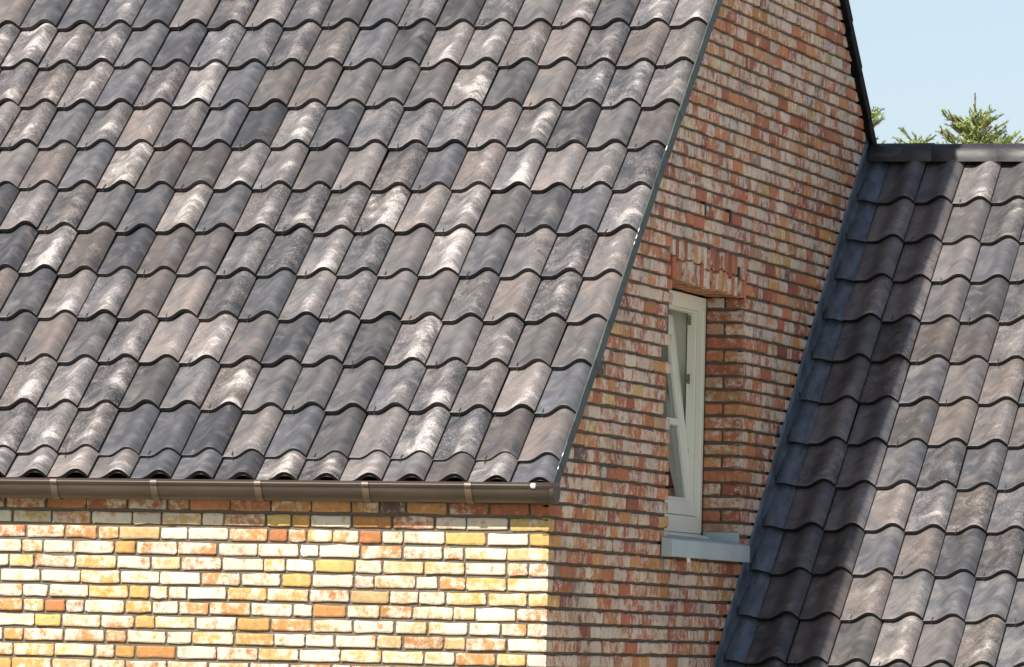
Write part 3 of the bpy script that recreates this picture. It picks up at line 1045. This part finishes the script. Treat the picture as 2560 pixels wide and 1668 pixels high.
# ------------------------------------------------------------------ spruces beyond the wing
def spruce(name, base, height, seed, label, dense_from, size=1.7, leader=0.34):
    R = np.random.default_rng(seed)
    root = bpy.data.objects.new(name, None)
    col.objects.link(root)
    root.location = base
    root.scale = (size,) * 3
    height /= size
    root["label"] = label
    root["category"] = "tree"
    tm = MB()
    n = 12
    rings = []
    zs = [0, 0.3 * height, 0.7 * height, 0.9 * height, 0.96 * height, height - 0.42, height]
    rr = [0.16, 0.12, 0.06, 0.03, 0.02, 0.013, 0.006]
    for z_, r_ in zip(zs, rr):
        rings.append([(r_ * math.cos(a), r_ * math.sin(a), z_) for a in np.linspace(0, 2 * math.pi, n + 1)[:-1]])
    tm.prism(None, rings, 0, True)
    cm = MB(("ncol",))

    def shoot(p, d, ln, dens, shade, rad=0.027):
        """a twig with needles all round"""
        d = d / np.linalg.norm(d)
        a = np.cross(d, (0.3, 0.2, 1.0)); a /= np.linalg.norm(a)
        b = np.cross(d, a)
        r_ = 0.0055
        R0 = [p + r_ * (math.cos(t) * a + math.sin(t) * b) for t in (0, 2.1, 4.2)]
        R1 = [p + d * ln + r_ * 0.6 * (math.cos(t) * a + math.sin(t) * b) for t in (0, 2.1, 4.2)]
        tm.prism(None, [R0, R1], 0, False)
        k = max(6, int(ln * dens))
        tt = R.random(k) * ln
        an = R.random(k) * 2 * math.pi
        V, F = [], []
        for q in range(k):
            o_ = math.cos(an[q]) * a + math.sin(an[q]) * b
            side = np.cross(d, o_)
            nl = rad * R.uniform(0.75, 1.2)
            c0 = p + d * tt[q]
            tip = c0 + (o_ * 0.85 + d * 0.62) * nl
            wd = 0.0036
            V += [c0 - side * wd, c0 + side * wd, tip]
            F.append((3 * q, 3 * q + 1, 3 * q + 2))
        cm.add(V, F, 0, False, ncol=(R.uniform(0.1, 1.0) * shade, R.random(), 0, 1))

    # leader
    top_ = np.array([0, 0, height])
    shoot(np.array([0, 0, height - leader]), np.array([0.0, 0, 1]), leader * 0.97, 420, 0.8, 0.020)
    z_ = height - leader
    w = 0
    while z_ > 0.8:
        dist = height - z_
        fine = dist < dense_from
        nb = R.integers(6, 10) if fine else 5
        ph = R.random() * 6
        for i in range(nb):
            az = ph + i * 2 * math.pi / nb + R.normal(0, 0.2)
            ln = (0.14 + 0.46 * dist) * R.uniform(0.75, 1.15) if dist < 2.2 else min(2.3, 1.0 + 0.14 * dist) * R.uniform(0.8, 1.1)
            up = math.radians(R.uniform(20, 48) - 9.0 * dist if dist < 3 else R.uniform(-10, 8))
            d = np.array([math.cos(az) * math.cos(up), math.sin(az) * math.cos(up), math.sin(up)])
            p = np.array([0, 0, z_ + R.normal(0, 0.03)])
            if fine:
                shoot(p, d, ln, 330, 1.0)
                ns = max(2, int(ln / 0.075))
                for s in range(ns):
                    t = (s + 0.6) / ns * ln
                    for sg in (-1, 1):
                        if R.random() < 0.15:
                            continue
                        sd = np.cross(d, (0, 0, 1.0)) * sg
                        dd = d * 0.75 + sd * R.uniform(0.5, 0.9) + np.array([0, 0, R.uniform(-0.15, 0.55)])
                        l2 = min(0.30, (ln - t) * 0.55 + 0.07) * R.uniform(0.6, 1.1)
                        shoot(p + d * t, dd, l2, 340, 1.0)
                        if l2 > 0.16:
                            for sg2 in (-1, 1):
                                d3 = dd / np.linalg.norm(dd)
                                s3 = np.cross(d3, (0, 0, 1.0)) * sg2
                                shoot(p + d * t + d3 * l2 * 0.45, d3 * 0.8 + s3 * 0.6 + np.array([0, 0, R.uniform(-.1, .4)]), l2 * 0.5, 340, 1.0)
            else:
                # lower crown: broad hanging sprays
                ns = 7
                for s in range(ns):
                    t = (s + 0.7) / ns * ln
                    shoot(p + d * t * 0.98, d + np.array([0, 0, -0.2]), ln / ns * 1.4, 130, 0.8, 0.035)
                    for sg in (-1, 1):
                        sd = np.cross(d, (0, 0, 1.0)) * sg
                        shoot(p + d * t, d * 0.6 + sd * 0.8 + np.array([0, 0, R.uniform(-0.4, 0.1)]), (ln - t) * 0.5 + 0.15, 110, 0.8, 0.035)
        z_ -= R.uniform(0.10, 0.15) if fine else 0.34
        w += 1
    tm.build("trunk", M_BARK, root)
    cm.build("crown", M_NEEDLE, root)
    return root


def at(px, py, Y):
    """point on the camera ray of a photo pixel at distance y = Y"""
    d = CR * ((px - 1280) / 15766.056) - CU * ((py - 834) / 15766.056) + CF
    c = cam.matrix_world.translation
    return c + d * ((Y - c.y) / d.y)


def plant(px, py, Y, name, seed, label, dense, leader=0.34):
    t = at(px, py, Y)
    return spruce(name, (t.x, t.y, GZ), t.z - GZ, seed, label, dense, leader=leader)


plant(2438, 232, 62.0, "spruce_tree", 31, "light green spruce top rising highest behind the lower roof ridge", 1.5)
plant(2138, 238, 60.0, "spruce_tree", 5, "spruce mostly hidden behind the dark gable verge, only its branch tips showing", 1.5)
plant(2290, 338, 63.0, "spruce_tree", 23, "lowest spruce tip, barely clearing the ridge between the two taller spruces", 1.5, 0.10)
